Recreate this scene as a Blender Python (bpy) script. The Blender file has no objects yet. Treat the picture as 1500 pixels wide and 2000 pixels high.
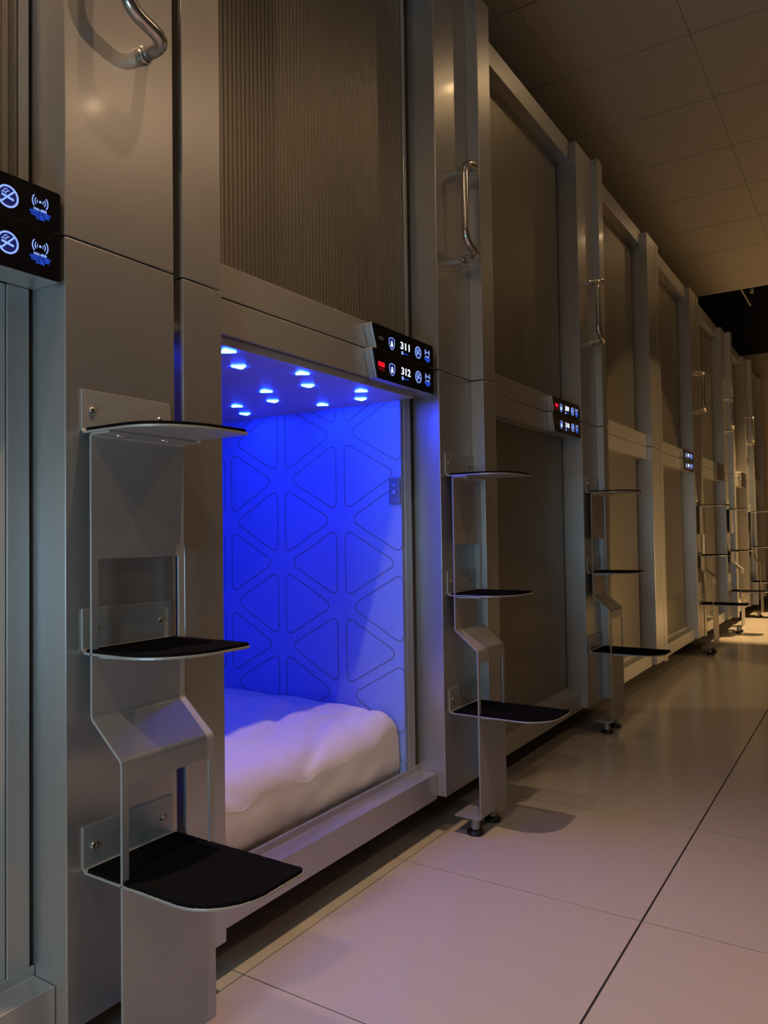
import bpy, math, random
from mathutils import Vector, Matrix, noise
random.seed(7)
S = bpy.context.scene
COL = S.collection

# ------------------------------------------------------------------ camera
CX, CZ, FPX = 1.034, 0.8459, 1487.8
YAW, PIT, ROL = 0.5736, 0.0297, -0.0148
fw = Vector((-math.sin(YAW)*math.cos(PIT), math.cos(YAW)*math.cos(PIT), math.sin(PIT)))
rt = Vector((math.cos(YAW), math.sin(YAW), 0)); up = rt.cross(fw)
rt, up = rt*math.cos(ROL)+up*math.sin(ROL), -rt*math.sin(ROL)+up*math.cos(ROL)
cd = bpy.data.cameras.new('camera'); cam = bpy.data.objects.new('camera', cd); COL.objects.link(cam)
cd.sensor_fit = 'HORIZONTAL'; cd.sensor_width = 36; cd.lens = FPX/1500*36; cd.clip_start = 0.02
M = Matrix.Identity(4)
for i in range(3):
    M[i][0] = rt[i]; M[i][1] = up[i]; M[i][2] = -fw[i]
M[0][3], M[1][3], M[2][3] = CX, 0, CZ
cam.matrix_world = M
S.camera = cam

# ------------------------------------------------------------------ world, lamps, exposure
vs = S.view_settings
vs.view_transform = 'Standard'; vs.look = 'None'; vs.gamma = 1; vs.use_curve_mapping = False; vs.exposure = 0.0
w = bpy.data.worlds.new('world'); S.world = w; w.use_nodes = True
bg = w.node_tree.nodes['Background']; bg.inputs[0].default_value = (0.8, 0.62, 0.45, 1); bg.inputs[1].default_value = 0.004

WARM = (1.0, 0.655, 0.385); AMBER = (1.0, 0.63, 0.27)
def lamp(kind, name, loc, target, power, color, **kw):
    d = bpy.data.lights.new(name, kind); d.energy = power; d.color = color
    for k, v in kw.items(): setattr(d, k, v)
    o = bpy.data.objects.new(name, d); COL.objects.link(o); o.location = loc
    if target is not None:
        o.rotation_euler = (Vector(target)-Vector(loc)).to_track_quat('-Z', 'Y').to_euler()
    return o
CEIL = 3.1
# ceiling downlights: (x, y, power, colour)
DOWN = [(0.48, -0.48, 19, WARM, 150, 0.8), (0.58, 1.02, 54, WARM, 66, 1.0), (0.70, 3.36, 2.2, AMBER, 150, 0.8), (0.74, 5.72, 4.5, AMBER, 150, 0.8),
        (2.30, -0.60, 6, WARM, 160, 0.6), (2.30, 2.45, 6.2, WARM, 160, 0.6), (2.30, 4.80, 0.8, AMBER, 160, 0.6)]
for x, y, p, c, size, blend in DOWN:
    lamp('SPOT', 'downlight_lamp', (x, y, CEIL-0.015), (x, y, 0), p*3.2, c, spot_size=math.radians(size), spot_blend=blend, shadow_soft_size=0.022)
# lamp in the tall hall beyond the low ceiling, its light cut by the ceiling's edge
lamp('SPOT', 'hall_lamp', (0.8, 8.22, 3.95), (0.8, 7.25, 0), 1700, AMBER, spot_size=math.radians(46), spot_blend=0.15, shadow_soft_size=0.03)
# added low spots at right, no real fixtures, brightening the far pod fronts
lamp('SPOT', 'wash_fill', (2.85, 5.0, 0.42), (0.0, 4.6, 0.66), 165, AMBER, spot_size=math.radians(43), spot_blend=0.1, shadow_soft_size=0.03)
lamp('SPOT', 'wash_fill', (2.85, 7.5, 0.42), (0.0, 7.0, 0.84), 130, AMBER, spot_size=math.radians(45), spot_blend=0.1, shadow_soft_size=0.03)
# added area light behind the camera, no known source, lifts faces turned its way
lamp('AREA', 'rear_fill', (0.75, -2.45, 1.5), (0.3, 2.5, 1.2), 7.0, (1.0, 0.85, 0.70), size=0.9)
# added cool area light without a real source, brightens the first post's side
lamp('AREA', 'cool_fill', (0.36, -0.42, 0.72), (-0.05, 0.71, 0.72), 6.5, (0.38, 0.74, 1.0), size=0.35)

# ------------------------------------------------------------------ materials
def mat(name, color, rough=0.5, metal=0.0, emis=None, estr=1.0, spec=0.5):
    m = bpy.data.materials.new(name); m.use_nodes = True
    b = m.node_tree.nodes['Principled BSDF']
    b.inputs['Base Color'].default_value = (*color, 1); b.inputs['Roughness'].default_value = rough
    b.inputs['Metallic'].default_value = metal; b.inputs['Specular IOR Level'].default_value = spec
    if emis:
        b.inputs['Emission Color'].default_value = (*emis, 1); b.inputs['Emission Strength'].default_value = estr
    return m
def nodes(m): return m.node_tree.nodes, m.node_tree.links, m.node_tree.nodes['Principled BSDF']
def speckle(m, c1, c2, scale, detail=3, stretch=None, bump=0, rough=None):
    N, L, b = nodes(m)
    tc = N.new('ShaderNodeTexCoord'); mp = N.new('ShaderNodeMapping'); nt = N.new('ShaderNodeTexNoise'); cr = N.new('ShaderNodeMix')
    cr.data_type = 'RGBA'
    if stretch: mp.inputs['Scale'].default_value = stretch
    nt.inputs['Scale'].default_value = scale; nt.inputs['Detail'].default_value = detail
    L.new(tc.outputs['Object'], mp.inputs[0]); L.new(mp.outputs[0], nt.inputs['Vector'])
    cr.inputs['A'].default_value = (*c1, 1); cr.inputs['B'].default_value = (*c2, 1)
    L.new(nt.outputs[0], cr.inputs['Factor']); L.new(cr.outputs['Result'], b.inputs['Base Color'])
    if bump:
        bp = N.new('ShaderNodeBump'); bp.inputs['Strength'].default_value = bump; bp.inputs['Distance'].default_value = 0.002
        L.new(nt.outputs[0], bp.inputs['Height']); L.new(bp.outputs[0], b.inputs['Normal'])
    if rough:
        mr = N.new('ShaderNodeMapRange'); mr.inputs['To Min'].default_value = rough[0]; mr.inputs['To Max'].default_value = rough[1]
        L.new(nt.outputs[0], mr.inputs['Value']); L.new(mr.outputs[0], b.inputs['Roughness'])
    return m
def brushed(name, c, metal, rough, aniso=0.55):
    m = mat(name, c, rough, metal)
    speckle(m, tuple(v*0.94 for v in c), tuple(v*1.06 for v in c), 14, 4, (30, 30, 0.6), 0.03, (rough-0.03, rough+0.04))
    N, L, b = nodes(m)
    b.inputs['Anisotropic'].default_value = aniso
    t = N.new('ShaderNodeTangent'); t.direction_type = 'RADIAL'; t.axis = 'Z'
    L.new(t.outputs[0], b.inputs['Tangent'])
    b.inputs['Anisotropic Rotation'].default_value = 0.0
    b.inputs['Coat Weight'].default_value = 0.07; b.inputs['Coat Roughness'].default_value = 0.10
    return m
M_AL = brushed('brushed_aluminium', (0.50, 0.49, 0.475), 0.8, 0.36)
M_AL2 = brushed('satin_profile', (0.50, 0.495, 0.485), 0.72, 0.38, 0.3)
M_SHEET = mat('powder_coated_sheet', (0.40, 0.395, 0.385), 0.40, 0.45); speckle(M_SHEET, (0.385, 0.38, 0.37), (0.42, 0.415, 0.405), 90, 2, None, 0.04)
M_STEEL = mat('polished_steel', (0.62, 0.60, 0.56), 0.2, 0.95)
M_CHROME = mat('screw_steel', (0.62, 0.61, 0.6), 0.22, 0.95)
M_DARK = mat('shadow_gap_black', (0.012, 0.012, 0.013), 0.8)
M_BODY = mat('pod_shell_charcoal', (0.03, 0.03, 0.032), 0.7)
M_GRIP = mat('black_grip', (0.006, 0.006, 0.007), 0.95, 0, spec=0.0); speckle(M_GRIP, (0.003, 0.003, 0.004), (0.012, 0.012, 0.013), 260, 2, None, 0.8)
M_RUB = mat('black_rubber', (0.012, 0.012, 0.012), 0.45)
M_DOOR = mat('door_slats_grey', (0.5, 0.48, 0.44), 0.42, 0.9); speckle(M_DOOR, (0.29, 0.27, 0.235), (0.33, 0.305, 0.265), 10, 3, (30, 30, 0.5))
M_DOORP = mat('door_panel_pale', (0.42, 0.43, 0.42), 0.34, 0.2)
M_BLUELIT = mat('white_plastic_bluelit', (0.28, 0.40, 0.84), 0.42)  # blue of the pod lamps put into the white lining's colour
M_GROOVE = mat('panel_groove_dark', (0.16, 0.16, 0.17), 0.7)
M_CEILP = mat('pod_ceiling_white', (0.40, 0.39, 0.42), 0.35)
M_TRI = mat('triangle_lamp_blue_white', (0.8, 0.8, 0.9), 0.4, 0, (0.007, 0.042, 1.0), 150)
M_SCREEN = mat('display_black_glass', (0.003, 0.003, 0.005), 0.12)
M_E_NUM = mat('display_white_digits', (0, 0, 0), 0.5, 0, (0.75, 0.85, 1.0), 1.5)
M_E_ICON = mat('display_icon_blue_white', (0, 0, 0), 0.5, 0, (0.26, 0.40, 1.0), 1.2)
M_E_BLUE = mat('display_text_blue', (0, 0, 0), 0.5, 0, (0.02, 0.11, 1.0), 0.7)
M_E_HALO = mat('display_icon_field_blue', (0, 0, 0), 0.5, 0, (0.0, 0.006, 0.09), 1.0)
M_E_RED = mat('display_red_light', (0, 0, 0), 0.5, 0, (1.0, 0.005, 0.03), 0.9)
M_PLATE = mat('switch_plate_grey', (0.16, 0.19, 0.30), 0.4)
M_E_RED2 = mat('display_red_bars', (0, 0, 0), 0.5, 0, (1.0, 0.005, 0.03), 0.22)
M_OFF = mat('display_unlit_mark', (0.10, 0.10, 0.11), 0.5)
M_LENS = mat('downlight_lens', (0.8, 0.7, 0.6), 0.5, 0, (1.0, 0.72, 0.45), 60)
M_TRIMW = mat('downlight_trim_white', (0.6, 0.6, 0.58), 0.4)
M_SHEETC = mat('white_bed_sheet', (0.66, 0.64, 0.60), 0.85); speckle(M_SHEETC, (0.64, 0.62, 0.58), (0.69, 0.67, 0.63), 220, 2, None, 0.15)
M_FLOOR = mat('speckled_floor_tile', (0.5, 0.45, 0.4), 0.3); speckle(M_FLOOR, (0.40, 0.355, 0.31), (0.56, 0.51, 0.46), 330, 3, None, 0, (0.13, 0.20))
M_FGAP = mat('floor_joint_dark', (0.02, 0.016, 0.013), 0.8)
M_CTILE = mat('mineral_ceiling_tile', (0.42, 0.40, 0.37), 0.9); speckle(M_CTILE, (0.46, 0.43, 0.39), (0.60, 0.565, 0.52), 60, 4, None, 0.5)
M_CGRID = mat('ceiling_joint', (0.05, 0.045, 0.04), 0.8)
M_WALL = mat('wall_paint_taupe', (0.30, 0.26, 0.21), 0.8); speckle(M_WALL, (0.38, 0.33, 0.26), (0.42, 0.36, 0.29), 3, 4)
M_WALLD = mat('wall_paint_dark', (0.10, 0.09, 0.075), 0.85)
M_VOID = mat('void_shade_black', (0.012, 0.012, 0.014), 0.9)

# ------------------------------------------------------------------ helpers
class MB:
    def __init__(s): s.v = []; s.f = []; s.mi = []
    def add(s, vs, fs, mi=0):
        n = len(s.v); s.v += [tuple(v) for v in vs]; s.f += [tuple(i+n for i in f) for f in fs]; s.mi += [mi]*len(fs); return s
    def box(s, x0, x1, y0, y1, z0, z1, mi=0):
        return s.add([(x0,y0,z0),(x1,y0,z0),(x1,y1,z0),(x0,y1,z0),(x0,y0,z1),(x1,y0,z1),(x1,y1,z1),(x0,y1,z1)],
                     [(0,3,2,1),(4,5,6,7),(0,1,5,4),(1,2,6,5),(2,3,7,6),(3,0,4,7)], mi)
    def prism(s, pts, axis, a, b, mi=0):
        # closed polygon of 2-D points extruded along an axis; axis 'x': pts=(y,z); 'y': pts=(x,z); 'z': pts=(x,y)
        def P(p, t):
            return (t, p[0], p[1]) if axis == 'x' else ((p[0], t, p[1]) if axis == 'y' else (p[0], p[1], t))
        n = len(pts)
        ar = sum(pts[i][0]*pts[(i+1) % n][1]-pts[(i+1) % n][0]*pts[i][1] for i in range(n))
        if (ar < 0) != (axis == 'y'): pts = pts[::-1]
        vs_ = [P(p, a) for p in pts]+[P(p, b) for p in pts]
        fs = [tuple(range(n-1, -1, -1)), tuple(range(n, 2*n))]+[(i, (i+1) % n, (i+1) % n+n, i+n) for i in range(n)]
        return s.add(vs_, fs, mi)
    def cyl(s, c, r, h, axis='z', n=24, r2=None, mi=0):
        r2 = r if r2 is None else r2
        vs_ = []
        for rr, t in ((r, 0), (r2, h)):
            for i in range(n):
                a = 2*math.pi*i/n; u, v = rr*math.cos(a), rr*math.sin(a)
                vs_.append((c[0]+u, c[1]+v, c[2]+t) if axis == 'z' else ((c[0]+t, c[1]+u, c[2]+v) if axis == 'x' else (c[0]+v, c[1]+t, c[2]+u)))
        fs = [tuple(range(n-1, -1, -1)), tuple(range(n, 2*n))]+[(i, (i+1) % n, (i+1) % n+n, i+n) for i in range(n)]
        return s.add(vs_, fs, mi)
    def lathe(s, c, prof, axis='z', n=28, mi=0):
        vs_ = []
        for rr, t in prof:
            for i in range(n):
                a = 2*math.pi*i/n; u, v = rr*math.cos(a), rr*math.sin(a)
                vs_.append((c[0]+u, c[1]+v, c[2]+t) if axis == 'z' else (c[0]+t, c[1]+u, c[2]+v))
        fs = []
        for k in range(len(prof)-1):
            for i in range(n): fs.append((k*n+i, k*n+(i+1) % n, (k+1)*n+(i+1) % n, (k+1)*n+i))
        fs.append(tuple(range(n-1, -1, -1))); fs.append(tuple((len(prof)-1)*n+i for i in range(n)))
        return s.add(vs_, fs, mi)
    def tube(s, path, r, n=16, mi=0):
        P = [Vector(p) for p in path]; rings = []; nrm = None
        for i, p in enumerate(P):
            t = (P[min(i+1, len(P)-1)]-P[max(i-1, 0)]).normalized()
            if nrm is None:
                nrm = t.orthogonal().normalized()
            nrm = (nrm-t*nrm.dot(t)).normalized(); bi = t.cross(nrm)
            rings.append([p+nrm*r*math.cos(2*math.pi*k/n)+bi*r*math.sin(2*math.pi*k/n) for k in range(n)])
        vs_ = [q for R in rings for q in R]
        fs = [(k*n+i, k*n+(i+1) % n, (k+1)*n+(i+1) % n, (k+1)*n+i) for k in range(len(P)-1) for i in range(n)]
        fs += [tuple(range(n-1, -1, -1)), tuple((len(P)-1)*n+i for i in range(n))]
        return s.add(vs_, fs, mi)
    def ribbon(s, path, w, x=None, plane='x', closed=False, h=0.0004, mi=0):
        # flat line of width w along 2-D path (y,z) at x (plane 'x') or (x,z) at y (plane 'y'), with thickness h
        n = len(path); m = n if closed else n-1; L = []; R = []
        for i in range(n):
            a = path[(i-1) % n] if (closed or i > 0) else path[i]; b = path[(i+1) % n] if (closed or i < n-1) else path[i]
            dx, dy = b[0]-a[0], b[1]-a[1]; l = math.hypot(dx, dy) or 1; nx, ny = -dy/l*w/2, dx/l*w/2
            L.append((path[i][0]+nx, path[i][1]+ny)); R.append((path[i][0]-nx, path[i][1]-ny))
        for i in range(m):
            j = (i+1) % n
            q = [R[i], R[j], L[j], L[i]]
            s.prism(q, plane, x, x+h if plane == 'x' else x-h, mi)
        return s
    def build(s, name, mats, parent=None, bevel=0, smooth=False, subsurf=0, seg=2, solid=0, loc=None):
        me = bpy.data.meshes.new(name); me.from_pydata(s.v, [], s.f)
        if not isinstance(mats, (list, tuple)): mats = [mats]
        for m in mats: me.materials.append(m)
        for p, mi in zip(me.polygons, s.mi): p.material_index = mi; p.use_smooth = smooth
        me.update()
        o = bpy.data.objects.new(name, me); COL.objects.link(o)
        if loc is not None:
            for v in me.vertices: v.co -= Vector(loc)
            o.location = loc
        if parent is not None:
            o.parent = parent
            if parent.type == 'EMPTY' or parent.location.length:
                W = Vector((0, 0, 0)); q = parent
                while q is not None: W += q.location; q = q.parent
                o.location = Vector(o.location)-W
        if solid:
            md = o.modifiers.new('solid', 'SOLIDIFY'); md.thickness = solid; md.offset = 0
        if bevel:
            md = o.modifiers.new('bevel', 'BEVEL'); md.width = bevel; md.segments = seg; md.limit_method = 'ANGLE'; md.angle_limit = math.radians(40)
            md.harden_normals = False
        if subsurf:
            md = o.modifiers.new('sub', 'SUBSURF'); md.levels = subsurf; md.render_levels = subsurf
        return o
def thing(name, label, cat, loc=(0, 0, 0), group=None):
    o = bpy.data.objects.new(name, None); COL.objects.link(o); o.location = loc; o.empty_display_size = 0.1
    o['label'] = label; o['category'] = cat
    if group: o['group'] = group
    return o
def struct(o): o['kind'] = 'structure'; return o
def text_into(mb, txt, y, z, size, x, mi=0, bold=0.0, width=None, align='CENTER'):
    cu = bpy.data.curves.new('t', 'FONT'); cu.body = txt; cu.size = size; cu.align_x = align; cu.align_y = 'CENTER'; cu.offset = bold; cu.resolution_u = 3
    cu.extrude = 0.0002
    ob = bpy.data.objects.new('t', cu); COL.objects.link(ob)
    bpy.context.view_layer.update()
    me = bpy.data.meshes.new_from_object(ob.evaluated_get(bpy.context.evaluated_depsgraph_get()))
    vs_ = [v.co.copy() for v in me.vertices]; fs = [tuple(p.vertices) for p in me.polygons]
    sx = 1.0
    if width and vs_:
        ww = max(v.x for v in vs_)-min(v.x for v in vs_)
        if ww > 0: sx = width/ww
    mb.add([(x+v.z+0.0002, y+v.x*sx, z+v.y) for v in vs_], fs, mi)
    bpy.data.objects.remove(ob); bpy.data.curves.remove(cu); bpy.data.meshes.remove(me)
def round_poly(pts, r, seg=6):
    out = []; n = len(pts)
    for i in range(n):
        p = Vector(pts[i]); a = (Vector(pts[i-1])-p); b = (Vector(pts[(i+1) % n])-p)
        ang = a.angle(b); d = r/math.tan(ang/2); d = min(d, a.length*0.48, b.length*0.48); rr = d*math.tan(ang/2)
        p1 = p+a.normalized()*d; p2 = p+b.normalized()*d
        c = p+(a.normalized()+b.normalized()).normalized()*(rr/math.sin(ang/2))
        a1 = math.atan2(p1.y-c.y, p1.x-c.x); a2 = math.atan2(p2.y-c.y, p2.x-c.x); da = (a2-a1+math.pi) % (2*math.pi)-math.pi
        for k in range(seg+1): out.append((c.x+rr*math.cos(a1+da*k/seg), c.y+rr*math.sin(a1+da*k/seg)))
    return out
def arc_path(pts, r, seg=6):
    # open 3-D polyline with rounded corners
    P = [Vector(p) for p in pts]; out = [P[0]]
    for i in range(1, len(P)-1):
        p = P[i]; a = (P[i-1]-p); b = (P[i+1]-p); d = min(r, a.length*0.49, b.length*0.49)
        p1 = p+a.normalized()*d; p2 = p+b.normalized()*d
        for k in range(seg+1):
            t = k/seg; out.append(p1.lerp(p, t).lerp(p.lerp(p2, t), t))
    out.append(P[-1]); return out

# ------------------------------------------------------------------ the room
X0, X1, YB, YF = -2.35, 2.95, -2.6, 9.62
# floor: raised access tiles with open joints
mb = MB(); mb.box(X0, X1, YB, YF, -0.06, -0.012, 1)
g = 0.0013
i0 = int((X0+0.018)//0.6); i1 = int((X1+0.018)//0.6)+1
j0 = int((YB-1.1043)//0.6); j1 = int((YF-1.1043)//0.6)+1
for i in range(i0, i1):
    for j in range(j0, j1):
        xa, xb = -0.018+0.6*i+g, -0.018+0.6*(i+1)-g; ya, yb = 1.1043+0.6*j+g, 1.1043+0.6*(j+1)-g
        if i == 0: xb -= 0.001
        if i == 1: xa += 0.001
        if j == 2: ya += 0.0012
        if j == 1: yb -= 0.0012
        xa, xb, ya, yb = max(xa, X0), min(xb, X1), max(ya, YB), min(yb, YF)
        if xb-xa > .01 and yb-ya > .01: mb.box(xa, xb, ya, yb, -0.012, 0, 0)
struct(mb.build('floor', [M_FLOOR, M_FGAP]))
# low tiled ceiling
mb = MB(); mb.box(X0, X1, YB, 7.8, CEIL+0.012, CEIL+0.05, 1)
g = 0.0036
for i in range(-4, 6):
    for j in range(-9, 8):
        xa, xb = 0.385-0.59+0.59*i+g*0.3, 0.385-0.59+0.59*(i+1)-g*0.3; ya, yb = 3.03+0.6*j+g, 3.03+0.6*(j+1)-g
        xa, xb, ya, yb = max(xa, X0), min(xb, X1), max(ya, YB), min(yb, 7.8)
        if xb-xa > .01 and yb-ya > .01: mb.box(xa, xb, ya, yb, CEIL, CEIL+0.012, 0)
struct(mb.build('ceiling', [M_CTILE, M_CGRID]))
struct(MB().box(X0, X1, 7.8, YF, 4.3, 4.35).build('ceiling', M_VOID))
struct(MB().box(X0, X1, 7.74, 7.8, CEIL+0.05, 4.35).build('trim_1', M_VOID))
struct(MB().box(X0-0.1, X0, YB, YF, -0.06, 4.35).build('wall_left', M_WALLD))
struct(MB().box(X1, X1+0.1, YB, YF, -0.06, 4.35).build('wall_right', M_WALLD))
struct(MB().box(X0, X1, YB-0.1, YB, -0.06, 4.35).build('wall_near', M_WALLD))
struct(MB().box(X0, X1, YF, YF+0.1, -0.06, 2.85).build('wall_far', M_WALL))
struct(MB().box(X0, X1, YF-0.03, YF+0.1, 2.85, 4.35).build('far_shade_band', M_VOID))  # black panel added as the shade on the upper far wall

# ------------------------------------------------------------------ pods
YK = {-1: -0.54, 0: 0.7092, 1: 1.8983, 2: 3.1512, 3: 4.3463, 4: 5.5076, 5: 6.7611, 6: 8.0197, 7: 9.27}
#        side panel width, cover start, cover end, cover protrusion
GEO = {-1: (0.216, 0.236, 0.332, 0.0), 0: (0.216, 0.2365, 0.332, 0.0), 1: (0.2045, 0.2045, 0.292, 0.042), 2: (0.2035, 0.2045, 0.272, 0.030),
       3: (0.185, 0.193, 0.262, 0.0), 4: (0.205, 0.232, 0.31, 0.0), 5: (0.205, 0.205, 0.29, 0.04), 6: (0.205, 0.205, 0.29, 0.04)}
ZB, ZD, ZT = 0.108, 1.3115, 2.517
NUM = {-1: ('313', '314'), 0: ('311', '312'), 1: ('309', '310'), 2: None, 3: ('305', '306'), 4: 'off', 5: 'off', 6: None}
XD = -0.083                                     # door plane
LADDERS = (0, 1, 2, 4, 5, 6)

def slat_door(parent, y0, y1, z0, z1, n=None):
    pitch = 0.013; mb = MB(); y = y1; prof = []
    while y-pitch > y0-0.001:
        prof += [(XD-0.0016, y), (XD-0.0016, y-0.0011), (XD, y-0.0018), (XD+0.0005, y-pitch*0.5), (XD, y-pitch+0.0007)]
        y -= pitch
    prof.append((XD-0.0016, y))
    vs_ = []; fs = []
    for x, yy in prof: vs_ += [(x, yy, z0), (x, yy, z1)]
    for i in range(len(prof)-1): fs.append((2*i, 2*i+1, 2*i+3, 2*i+2))
    k = len(prof)
    vs_ += [(XD-0.012, prof[0][1], z0), (XD-0.012, prof[0][1], z1), (XD-0.012, prof[-1][1], z0), (XD-0.012, prof[-1][1], z1)]
    a, b = 2*k, 2*k+2
    fs += [(a, a+1, 1, 0), (2*k-2, 2*k-1, b+1, b), (b, b+1, a+1, a)]
    return mb.add(vs_, fs).build('door', M_DOOR, parent)

def display(parent, yr, lower, number, red, mode):
    """lock display: aluminium housing with black glass and lit symbols; yr = right end"""
    dz = -0.067 if lower else 0.0
    yl = yr-0.311
    za, zb_ = (1.3135, 1.3745) if not lower else (1.237, 1.3110)
    # slanted left edge of each half
    pts = [(yl, zb_), (yr, zb_), (yr, za), (yl+0.024, za)]
    pts = round_poly(pts, 0.004, 4)
    d = MB().prism(pts, 'x', -0.027, -0.003).build('lock_display', M_AL2, parent, bevel=0.002)
    ins = 0.0012
    sp = round_poly([(yl+ins, zb_-ins), (yr-ins, zb_-ins), (yr-ins, za+ins*0.2), (yl+0.024+ins*0.6, za+ins*0.2)], 0.004, 4)
    MB().prism(sp, 'x', -0.003, 0.0).build('screen', M_SCREEN, d, bevel=0.0006)
    X = 0.0002
    # status light
    ry, rz = yr-0.270, 1.340+dz
    mb = MB(); mi = M_E_RED if red else M_OFF
    if mode == 'on' and red:
        mb.prism(round_poly([(ry-0.015, rz-0.005), (ry+0.015, rz-0.005), (ry+0.015, rz+0.007), (ry-0.015, rz+0.007)], 0.002), 'x', X, X+0.0004)
        mb.box(X, X+0.0004, ry-0.0135, ry+0.0135, rz-0.0105, rz-0.0085, 1); mb.box(X, X+0.0004, ry-0.0135, ry+0.0135, rz-0.0145, rz-0.0130, 1)
    else:
        mb.prism(round_poly([(ry-0.011, rz-0.004), (ry+0.011, rz-0.004), (ry+0.011, rz+0.005), (ry-0.011, rz+0.005)], 0.001), 'x', X, X+0.0004)
    mb.build('status_light', [mi, M_E_RED2], d)
    if mode != 'on': return d
    # shield with padlock
    sy, sz = yr-0.2195, 1.336+dz; mb = MB()
    sh = [(-0.0125, 0.0125), (0, 0.016), (0.0125, 0.0125), (0.0125, -0.003), (0.007, -0.011), (0, -0.0155), (-0.007, -0.011), (-0.0125, -0.003)]
    mb.prism([(sy+a*0.96, sz+b*0.96) for a, b in sh], 'x', X, X+0.0001, 1)
    mb.ribbon([(sy+a, sz+b) for a, b in sh], 0.0019, X+0.0002, closed=True)
    mb.prism(round_poly([(sy-0.0045, sz-0.0075), (sy+0.0045, sz-0.0075), (sy+0.0045, sz+0.001), (sy-0.0045, sz+0.001)], 0.001), 'x', X+0.0002, X+0.0006, 2)
    mb.ribbon([(sy-0.003, sz), (sy-0.003, sz+0.004), (sy-0.0015, sz+0.0065), (sy+0.0015, sz+0.0065), (sy+0.003, sz+0.004), (sy+0.003, sz)], 0.0016, X+0.0002, mi=2)
    mb.build('shield_icon', [M_E_ICON, M_E_HALO, M_E_NUM], d)
    # number
    mb = MB(); ny, nz = yr-0.151, 1.3405+dz
    text_into(mb, number, ny, nz, 0.0265, X, 0, 0.0005, 0.046)
    mb.build('room_number', M_E_NUM, d)
    mb = MB(); mb.box(X, X+0.0004, ny-0.021, ny-0.013, nz-0.022, nz-0.0135)
    mb.box(X, X+0.0004, ny-0.009, ny+0.013, nz-0.0192, nz-0.0172, 1)
    mb.build('amenity_mark', [M_E_ICON, M_E_BLUE], d)
    # no smoking
    cy, cz, r = yr-0.086, 1.3395+dz, 0.0150; mb = MB()
    ring = [(cy+r*math.cos(2*math.pi*k/36), cz+r*math.sin(2*math.pi*k/36)) for k in range(36)]
    mb.prism([(cy+(a-cy)*0.92, cz+(b-cz)*0.92) for a, b in ring], 'x', X, X+0.0001, 1)
    mb.ribbon(ring, 0.0027, X+0.0002, closed=True)
    mb.ribbon([(cy-0.0105, cz-0.0105), (cy+0.0105, cz+0.0105)], 0.0024, X+0.0002)
    mb.ribbon([(cy-0.0095, cz+0.0005), (cy+0.0085, cz-0.0035)], 0.0032, X+0.0008)
    mb.ribbon([(cy-0.0095, cz+0.004), (cy-0.006, cz+0.0055), (cy-0.0035, cz+0.0035), (cy-0.001, cz+0.0075), (cy+0.002, cz+0.0085)], 0.0014, X+0.0002)
    mb.ribbon([(cy-0.0065, cz+0.007), (cy-0.004, cz+0.0095), (cy-0.001, cz+0.0105)], 0.0012, X+0.0002)
    mb.build('no_smoking_icon', [M_E_ICON, M_E_HALO], d)
    # card reader symbol and instructions
    cy, cz = yr-0.0355, 1.3490+dz; mb = MB()
    mb.cyl((X, cy, cz), 0.0019, 0.0005, 'x', 14)
    for rad, hh, wd in ((0.0048, 0.36, 0.0009), (0.0083, 0.46, 0.0012), (0.0125, 0.52, 0.0015)):
        for sg in (1, -1):
            arc = [(cy+sg*rad*math.cos(t), cz+rad*math.sin(t)) for t in [(-hh+2*hh*k/8)*1.35 for k in range(9)]]
            mb.ribbon(arc, wd, X)
    mb.build('card_reader_icon', M_E_ICON, d)
    mb = MB()
    text_into(mb, 'PARA ABRIR', cy, cz-0.0125, 0.0052, X, 0, 0.0001, 0.021)
    text_into(mb, 'ACERQUE SU TARJETA', cy, cz-0.0170, 0.0048, X, 1, 0.0001, 0.034)
    text_into(mb, 'PLACE CARD HERE', cy, cz-0.0212, 0.0048, X, 1, 0.0001, 0.029)
    text_into(mb, 'TO OPEN', cy, cz-0.0253, 0.0048, X, 1, 0.0001, 0.014)
    mb.build('instruction_text', [M_E_ICON, M_E_BLUE], d)
    return d

def grab_handle(parent, Y):
    ym = Y+0.150; yg = Y+0.066; z0, z1 = 1.672, 1.942; xo = 0.060
    path = arc_path([(0.0, ym, z0), (xo, ym, z0), (xo, yg, z0+0.020), (xo, yg, z1-0.020), (xo, ym, z1), (0.0, ym, z1)], 0.036, 8)
    h = MB().tube(path, 0.0118, 20).build('grab_handle', M_STEEL, parent, smooth=True)
    for z in (z0, z1):
        MB().lathe((0, ym, z), [(0.0145, 0.0), (0.0145, 0.006), (0.0125, 0.0085)], 'x').build('mount_collar', M_STEEL, h, smooth=False, bevel=0.0008)

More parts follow.
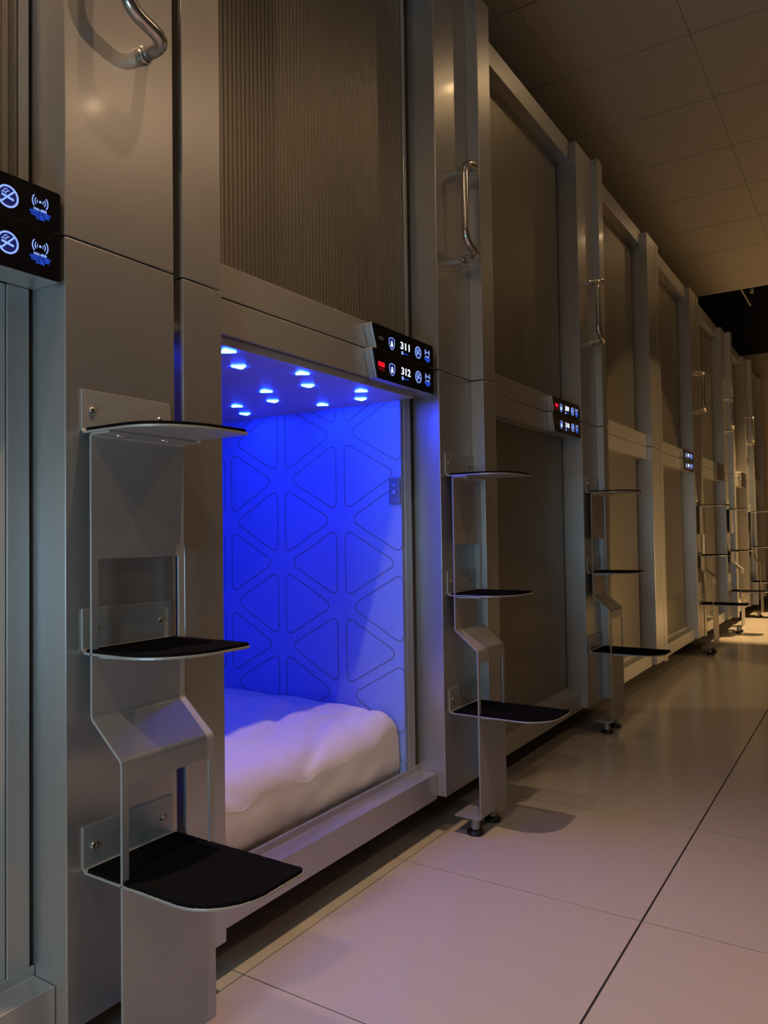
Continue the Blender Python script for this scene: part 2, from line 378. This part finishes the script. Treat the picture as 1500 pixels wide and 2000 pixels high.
def tri_pattern(mb, y, x0, x1, z0, z1, mi):
    """grooved rounded triangles on the plane y=const (facing -y)"""
    dxc, dz = 0.2275, 0.2545
    for c in range(0, 10):
        xa = -0.0665-dxc*c; xb = xa-dxc
        if xb < x0: break
        off = 0.0 if c % 2 == 1 else 0.5     # column xa nodes at .892+dz*k for odd c
        for k in range(-4, 5):
            zn = 0.892+dz*(k+off)
            # vertical side on xa, apex on xb
            T1 = [(xa, zn), (xa, zn+dz), (xb, zn+dz/2)]
            T2 = [(xb, zn+dz/2), (xb, zn-dz/2), (xa, zn)]
            for T in (T1, T2):
                cx = sum(p[0] for p in T)/3; cz = sum(p[1] for p in T)/3
                inr = dz*0.28; s_ = 1-0.015/inr*0.97
                q = [(cx+(p[0]-cx)*s_, cz+(p[1]-cz)*s_) for p in T]
                q = round_poly(q, 0.016, 5)
                q = [(a, b) for a, b in q]
                n = len(q)
                seg = []
                for i in range(n):
                    a, b = q[i], q[(i+1) % n]; k_ = max(1, int(math.hypot(b[0]-a[0], b[1]-a[1])/0.012))
                    seg += [((a[0]+(b[0]-a[0])*t/k_, a[1]+(b[1]-a[1])*t/k_), (a[0]+(b[0]-a[0])*(t+1)/k_, a[1]+(b[1]-a[1])*(t+1)/k_)) for t in range(k_)]
                for a, b in seg:
                    if min(a[1], b[1]) < z0 or max(a[1], b[1]) > z1 or min(a[0], b[0]) < x0 or max(a[0], b[0]) > x1: continue
                    dx, dy = b[0]-a[0], b[1]-a[1]; l = math.hypot(dx, dy)
                    if l < 1e-6: continue
                    nx, ny = -dy/l*0.0011, dx/l*0.0011; ex, ey = dx/l*0.0003, dy/l*0.0003
                    mb.add([(a[0]+nx-ex, y, a[1]+ny-ey), (b[0]+nx+ex, y, b[1]+ny+ey), (b[0]-nx+ex, y, b[1]-ny+ey), (a[0]-nx-ex, y, a[1]-ny-ey)], [(0, 1, 2, 3)], mi)

def panels(parent, m, lower):
    Y = YK[m]; Yn = YK[m+1]; wa, b0, b1, pr = GEO[m]
    z0, z1 = (ZB, ZD) if lower else (ZD+0.003, ZT)
    xb = -0.100
    MB().box(xb, 0, Y, Y+wa-0.0004, z0, z1).build('side_panel', M_AL, parent, bevel=0.0014)
    zc0 = z0-0.012 if lower else z0
    MB().box(xb, pr, Y+b0, Y+b1, zc0 if pr == 0 else z0+0.0, z1).build('cover_strip', M_AL if pr == 0 else M_AL2, parent, bevel=0.0014)
    # header
    ye = Y+b1+0.0004; yn = Yn-0.001
    if lower:
        MB().box(-0.080, -0.027, ye, yn, 1.242, ZD).build('header', M_AL2, parent, bevel=0.0012)
        # sill with raised inner lip
        prof = [(-0.100, 0.100), (-0.027, 0.100), (-0.027, 0.172), (-0.0795, 0.172), (-0.0795, 0.188), (-0.0885, 0.188), (-0.0885, 0.150), (-0.100, 0.150)]
        MB().prism(prof, 'y', ye, yn).build('sill', M_AL2, parent, bevel=0.0012)
    else:
        MB().box(-0.080, -0.027, ye, yn, ZD+0.003, 1.381).build('header', M_AL2, parent, bevel=0.0012)
        MB().box(-0.100, -0.033, ye, yn, 2.446, 2.527).build('top_rail', M_AL2, parent, bevel=0.0015)

def build_pod(m, lower, label):
    Y = YK[m]; Yn = YK[m+1]; wa, b0, b1, pr = GEO[m]
    name = 'sleeping_pod'
    z0, z1 = (ZB, ZD) if lower else (ZD+0.003, ZT)
    t = thing(name, label, 'sleeping pod', (0, Y, z0), 'lower row of sleeping pods' if lower else 'upper row of sleeping pods')
    panels(t, m, lower)
    ye = Y+b1; opened = (m == 0 and lower)
    jw = 0.036 if lower else 0.016
    if m > 0: jw = 0.0
    jy1 = Yn-(0.021 if m > 0 else (0.028 if m == 0 else 0.009)); jy0 = jy1-jw
    jx = XD+(0.003 if m <= 0 else -0.004)
    dz0, dz1 = (0.188, 1.2418) if lower else (1.3815, 2.4458)
    if m > 0: pass
    elif lower: MB().box(-0.098, jx, jy0, jy1, 0.1745, 1.2418).build('door_jamb', M_AL2, t, bevel=0.001)
    else: MB().box(-0.098, jx, jy0, jy1, dz0, dz1).build('door_jamb', M_AL2, t, bevel=0.001)
    if not opened:
        if m == -1 and lower:
            MB().box(XD-0.012, XD, ye+0.001, jy0-0.0015, dz0, dz1).build('door', M_DOORP, t, bevel=0.001)
        else:
            slat_door(t, ye+0.001, jy0-0.0012, dz0, dz1)
        MB().box(-2.2, -0.1003, Y+0.001, Yn-0.001, z0+0.001 if lower else z0, z1-0.001 if lower else z1).build('shell', M_BODY, t)
    else:
        # open pod: hollow shell lined with white plastic, blue lamp light tinted in
        yi0, yi1 = Y+0.055, 1.82
        zf, zc = 0.165, 1.224
        sh = MB(); sh.box(-2.2, -0.1003, Y+0.001, yi0-0.012, z0, z1-0.001); sh.box(-2.2, -0.1003, yi1+0.012, jy0+0.006, z0, z1-0.001)
        sh.box(-2.2, -2.1, yi0-0.012, yi1+0.012, z0, z1-0.001); sh.box(-2.1, -0.1003, yi0-0.012, yi1+0.012, zc+0.02, z1-0.001)
        sh.box(-2.1, -0.1003, yi0-0.012, yi1+0.012, z0, 0.150)
        sh.build('shell', M_BODY, t)
        MB().box(-2.1, -0.0885, yi0, yi1, 0.1502, 0.1507).build('pod_floor', M_BODY, t)
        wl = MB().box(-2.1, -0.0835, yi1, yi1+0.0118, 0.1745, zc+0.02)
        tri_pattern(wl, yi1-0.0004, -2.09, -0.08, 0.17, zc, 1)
        wl.build('side_lining', [M_BLUELIT, M_GROOVE], t)
        MB().box(-2.1, -0.1005, yi0-0.0118, yi0, 0.151, zc+0.02).build('side_lining', M_BLUELIT, t)
        MB().box(-2.1, -2.088, yi0, yi1, 0.151, zc+0.02).build('end_lining', M_BLUELIT, t)
        MB().box(-2.088, -0.036, yi0+0.0002, yi1-0.0002, zc, zc+0.0175).build('ceiling_lining', M_CEILP, t, bevel=0.002)
        # triangular lamps in pairs pointing opposite ways
        def tri(cx, cy, d, s=0.032):
            pts = [(cx-d*s*0.40, cy-s*0.62), (cx-d*s*0.40, cy+s*0.62), (cx+d*s*0.62, cy)]
            MB().prism(round_poly(pts, 0.004, 3), 'z', zc-0.0025, zc-0.0002).build('ceiling_lamp', M_TRI, t)
        seen = [(-0.057, 1.121, 1), (-0.134, 1.240, -1), (-0.070, 1.376, 1), (-0.147, 1.501, -1), (-0.284, 1.491, 1), (-0.362, 1.614, -1),
                (-0.503, 1.611, 1), (-0.577, 1.731, -1), (-0.292, 1.742, 1), (-0.083, 1.636, 1), (-0.149, 1.737, -1)]
        for cx, cy, d in seen: tri(cx-0.008, cy, -d)
        for k, (cx, cy) in enumerate(((-0.22, 0.90), (-0.30, 1.12), (-0.45, 1.26), (-0.50, 0.96), (-0.66, 1.38), (-0.68, 1.08))): tri(cx, cy, 1 if k % 2 else -1)  # unseen lamps added to light the side lining more
        for r in range(4):
            for c in range(2):
                tri(-0.75-0.33*r, 0.98+0.42*c+0.1*(r % 2), 1 if (r+c) % 2 else -1)
        # switch plate on the side lining
        sw = MB().box(-0.121, -0.0845, yi1-0.006, yi1-0.0006, 0.932, 1.006).build('switch_plate', M_PLATE, t, bevel=0.0015)
        MB().cyl((-0.103, yi1-0.0085, 0.985), 0.0045, 0.0025, 'y', 16).build('switch_button', M_BLUELIT, sw)
        MB().box(-0.1085, -0.0975, yi1-0.0085, yi1-0.006, 0.960, 0.970).build('usb_port', M_BLUELIT, sw, bevel=0.0008)
    n = NUM[m]
    if n is not None:
        yr = Yn-0.030+(0.024 if m == -1 else 0)
        if n == 'off': display(t, yr, lower, '', False, 'off')
        else:
            red = (m == 0 and lower) or (m == 1 and not lower)
            display(t, yr, lower, n[1 if lower else 0], red, 'on')
    if not lower and m in LADDERS: grab_handle(t, Y)
    return t

PODL = {
 (-1, True): 'lower pod at the left photo edge with pale smooth closed door and bluish lit jamb',
 (-1, False): 'upper pod at the left photo edge with coarse slatted grey door',
 (0, True): 'open lower pod 312 glowing blue inside, red light on its display',
 (0, False): 'upper pod 311 with closed finely slatted door above the blue lit open pod',
 (1, True): 'closed lower pod right behind the second ladder, its display half without red light',
 (1, False): 'closed upper pod above the second ladder, red dot on its display half',
 (2, True): 'closed lower pod behind the third ladder, header without any display',
 (2, False): 'closed upper pod beyond the two bright lamp glints, no display on its header',
 (3, True): 'closed lower pod without ladder, small blue display half beneath another one',
 (3, False): 'closed upper pod without ladder or handle, small blue display half at its header',
 (4, True): 'far lower pod behind the fourth ladder, unlit display half',
 (4, False): 'far upper pod with thin handle above the fourth ladder, unlit display half',
 (5, True): 'far lower pod behind the fifth ladder, next to last of the row',
 (5, False): 'far upper pod with handle above the fifth ladder, next to last of the row',
 (6, True): 'last lower pod of the row at the far wall',
 (6, False): 'last upper pod of the row at the far wall'}
for m in range(-1, 7):
    build_pod(m, True, PODL[(m, True)])
    build_pod(m, False, PODL[(m, False)])
# post that closes the row at the far wall
o = MB().box(-2.2, 0, 9.2715, 9.6, 0.108, 2.517).build('end_panel', M_AL, bevel=0.0015)
o['label'] = 'plain metal panel closing the pod row against the far wall'; o['category'] = 'panel'

# ------------------------------------------------------------------ ladders
def ladder(m, label):
    Y = YK[m]; y0 = Y+0.026; w_ = 0.177; y1 = y0+(0.186 if GEO[m][3] == 0 else w_)
    pr = 0.0
    t = thing('step_ladder', label, 'ladder', (0, y0, 0), 'step ladders along the pod row')
    # folded sheet
    XU, XL = 0.0235, 0.0925
    raw = [(XU+0.045, 1.0075), (XU, 1.0075), (XU, 0.572), (XL, 0.516), (XL, 0.053), (0.012, 0.053)]
    P3 = arc_path([(p[0], 0, p[1]) for p in raw], 0.006, 5)
    prof = [(p.x, p.z) for p in P3]
    # insert window boundaries
    def cut(prof, z):
        out = []
        for a, b in zip(prof, prof[1:]):
            out.append(a)
            if (a[1]-z)*(b[1]-z) < -1e-12:
                tt = (z-a[1])/(b[1]-a[1]); out.append((a[0]+(b[0]-a[0])*tt, z))
        out.append(prof[-1]); return out
    for z in (0.815, 0.664, 0.480, 0.331): prof = cut(prof, z)
    ys = [y0, y0+0.013, y1-0.013, y1]; vs_ = []; fs = []
    for x, z in prof:
        for y in ys: vs_.append((x, y, z))
    for i in range(len(prof)-1):
        zm = (prof[i][1]+prof[i+1][1])/2
        for j in range(3):
            if j == 1 and (0.664 < zm < 0.815 or 0.331 < zm < 0.480): continue
            fs.append((4*i+j, 4*i+4+j, 4*i+5+j, 4*i+1+j))
    # tongues folded out under the two lower treads
    for x, z in ((XU, 0.664), (XL, 0.331)):
        n = len(vs_); vs_ += [(x, ys[1], z), (x, ys[2], z), (x+0.07, ys[2]-0.015, z), (x+0.07, ys[1]+0.015, z)]; fs.append((n, n+1, n+2, n+3))
    MB().add(vs_, fs).build('ladder_sheet', M_SHEET, t, solid=0.0042, bevel=0.0009)
    for ti, (zt, xs, xe) in enumerate(((1.0135, 0.10, 0.190), (0.672, 0.10, 0.190), (0.339, 0.205, 0.295))):
        R = xe-xs; yc = 0.105 if ti < 2 else 0.095
        def outline(ins, jit=0.0, x_start=0.010):
            pts = [(x_start, ins), (xs, ins)]
            for k in range(1, 15):
                a = math.pi/2*k/14; pts.append((xs+(R-ins)*math.sin(a), yc-(yc-ins)*math.cos(a)))
            pts += [(xe-ins, w_-0.008-ins), (xe-ins-0.002, w_-0.003-ins), (xe-ins-0.008, w_-ins), (x_start, w_-ins)]
            if jit:
                dense = []
                n = len(pts)
                for i in range(n):
                    a = Vector(pts[i]); b = Vector(pts[(i+1) % n]); k = max(1, int((b-a).length/0.004))
                    for q in range(k):
                        p = a.lerp(b, q/k); dense.append((p.x+(random.uniform(-jit, jit) if p.x > x_start+0.004 else 0), p.y+random.uniform(-jit, jit)))
                pts = dense
            return [(x, y0+y) for x, y in pts]
        th = 0.0038
        tr = MB(); tr.prism(outline(0), 'z', zt-th, zt)
        # wall flange with rounded fold
        fp = [(0.0002, zt+0.066), (0.0036, zt+0.066), (0.0036, zt+0.006)]
        for k in range(1, 6):
            a = math.pi/2*k/6; fp.append((0.0036+0.0064*(1-math.cos(a)), zt+0.006-0.006*math.sin(a)))
        fp += [(0.0105, zt), (0.0105, zt-th), (0.0075, zt-th+0.0002), (0.004, zt-th+0.0022), (0.0016, zt-th+0.0055), (0.0002, zt+0.004)]
        tr.prism(fp, 'y', y0, y0+w_)
        tro = tr.build('tread', M_SHEET, t, bevel=0.0006)
        MB().prism(outline(0.0016, 0.0007, 0.012), 'z', zt, zt+0.0048).build('grip_mat', M_GRIP, tro)
        for yy in (0.019, 0.153):
            c = (0.0036, y0+yy, zt+0.034)
            sc = MB().lathe(c, [(0.0062, 0.0), (0.0060, 0.0012), (0.0045, 0.0028), (0.0032, 0.0034), (0.0030, 0.0022), (0.0010, 0.0022)], 'x', 18)
            sc.build('screw', M_CHROME, tro, smooth=False)
        if ti < 2:
            for cx, yy in ((0.050, 0.034), (0.056, 0.118)):
                MB().lathe((cx, y0+yy, zt-th-0.0086), [(0.0022, 0.0), (0.0055, 0.0008), (0.0078, 0.0028), (0.0088, 0.0048)], 'z', 20).build('bolt', M_CHROME, tro, smooth=True)
    for yy in (0.034, 0.150):
        f = MB().lathe((0.060, y0+yy, 0), [(0.0235, 0.0), (0.0245, 0.003), (0.0235, 0.009), (0.014, 0.014), (0.010, 0.0155)], 'z', 28)
        fo = f.build('foot', M_RUB, t, smooth=True)
        MB().lathe((0.060, y0+yy, 0.0145), [(0.0115, 0.0), (0.0115, 0.0355)], 'z', 24).build('stem', M_SHEET, fo, smooth=False)
    return t
LL = {0: 'nearest step ladder, large at the left of the blue lit open pod',
      1: 'second step ladder, right of the blue lit pod, its round feet in full view',
      2: 'third step ladder, with its bright folded bend, just past the second lit display pair',
      4: 'fourth step ladder, first one beyond the ladderless pod',
      5: 'fifth step ladder, its foot on the bright floor patch',
      6: 'sixth and farthest step ladder at the right photo edge'}
for m in LADDERS: ladder(m, LL[m])

# ------------------------------------------------------------------ mattress in the open pod
def mattress():
    x0, x1, y0, y1, z0, z1 = -2.05, -0.102, 0.775, 1.812, 0.1745, 0.372
    nx, ny = 110, 64; r = 0.10
    vs_ = []; fs = []
    def h(u, v):
        # height profile falling round the edges
        dx = min(x1-u, 1e9); dx2 = u-x0; dy = min(v-y0, y1-v)
        def fall(d, rr):
            if d >= rr: return 1.0
            q = 1-d/rr; return math.sqrt(max(0, 1-q*q))
        return fall(dx, 0.055)*1.0, fall(dx2, r), fall(dy, 0.05)
    for i in range(nx+1):
        # denser towards the front edge
        s_ = i/nx; s_ = 1-(1-s_)**2.2
        u = x0+(x1-x0)*s_
        for j in range(ny+1):
            tj = j/ny; tj = 0.5-0.5*math.cos(math.pi*tj)*(0.35+0.65*abs(math.cos(math.pi*tj)))
            v = y0+(y1-y0)*tj
            a, b, c = h(u, v)
            sag = max(0, 1-(x1-u)/0.30)**1.6*0.052*min(1, (y1-v)/0.12)
            zz = z0+0.028+(z1-z0-0.028)*(0.72+0.28*a)*(0.3+0.7*b)*(0.72+0.28*c)-sag
            wr = noise.noise(Vector((u*3.2, v*6.0, 0.3)))*0.014+noise.noise(Vector((u*9+v*5, v*16-u*4, 1.7)))*0.011
            rid = abs(noise.noise(Vector((u*5+v*2.5, v*4.0-u*2, 4.2))))
            wr += -0.016*max(0, 0.14-rid)/0.14
            edge = min(1, max(0, (x1-u)/0.02+0.3))
            vs_.append((u, v, zz+wr*(0.9 if a > .2 else 0.5)*min(1, (y1-v)/0.05+0.15)))
    for i in range(nx):
        for j in range(ny): k = i*(ny+1)+j; fs.append((k, k+ny+1, k+ny+2, k+1))
    # front skirt with gathered folds, tucked under
    base = nx*(ny+1); rows = 7
    prev = [base+j for j in range(ny+1)]
    for rr in range(1, rows+1):
        cur = []
        for j in range(ny+1):
            top = Vector(vs_[base+j]); tt = rr/rows
            z = top.z+(z0+0.001-top.z)*tt
            fold = noise.noise(Vector((0.0, top.y*11, tt*1.6)))*0.008*math.sin(math.pi*min(1, tt*1.0))+noise.noise(Vector((3.0, top.y*30, tt*2)))*0.003*tt
            x = top.x+0.006*math.sin(math.pi*tt)+fold-0.003*tt*tt
            x = min(x, -0.0890)
            vs_.append((x, top.y, z)); cur.append(len(vs_)-1)
        for j in range(ny): fs.append((prev[j], cur[j], cur[j+1], prev[j+1]))
        prev = cur
    # sides down to the base
    for jj, flip in ((0, False), (ny, True)):
        line = [i*(ny+1)+jj for i in range(nx+1)]; low = []
        for k in line:
            p = vs_[k]; vs_.append((p[0], p[1], z0)); low.append(len(vs_)-1)
        for a in range(nx): fs.append((line[a], low[a], low[a+1], line[a+1]) if flip else (line[a], line[a+1], low[a+1], low[a]))
    o = MB().add(vs_, fs).build('mattress', M_SHEETC, smooth=True, loc=(-1.07, 1.29, 0.1745))
    o['label'] = 'thick mattress in a wrinkled white fitted sheet inside the blue lit pod'; o['category'] = 'mattress'
    return o
mattress()

# ------------------------------------------------------------------ ceiling fittings
dn = ['behind the camera close to the pod row', 'above the nearest ladder', 'between second and third ladder, close to the pods', 'by the fourth ladder, close to the pods',
      'behind the camera in the outer row', 'level with the second ladder in the outer row', 'level with the ladderless pod in the outer row']
for (x, y, p, c, _a, _b), d in zip(DOWN, dn):
    t = thing('downlight', 'round ceiling downlight '+d, 'ceiling lamp', (x, y, CEIL), 'ceiling downlights')
    MB().lathe((x, y, CEIL-0.006), [(0.034, 0.0), (0.052, 0.0015), (0.055, 0.0058)], 'z', 32).build('trim_ring', M_TRIMW, t)
    MB().cyl((x, y, CEIL-0.0085), 0.026, 0.0023, 'z', 24).build('lens', M_LENS, t)
t = thing('spotlight', 'small spotlight on a thin conduit in the dark void past the low ceiling', 'spotlight', (0.15, 7.9, 3.2))
MB().tube([(0.02, 7.82, 3.12), (0.02, 8.5, 3.12)], 0.008, 10).build('conduit', M_TRIMW, t)
MB().lathe((0.10, 7.95, 3.09), [(0.016, 0), (0.018, 0.02), (0.012, 0.055), (0.004, 0.07)], 'z', 16).build('lamp_head', M_TRIMW, t)
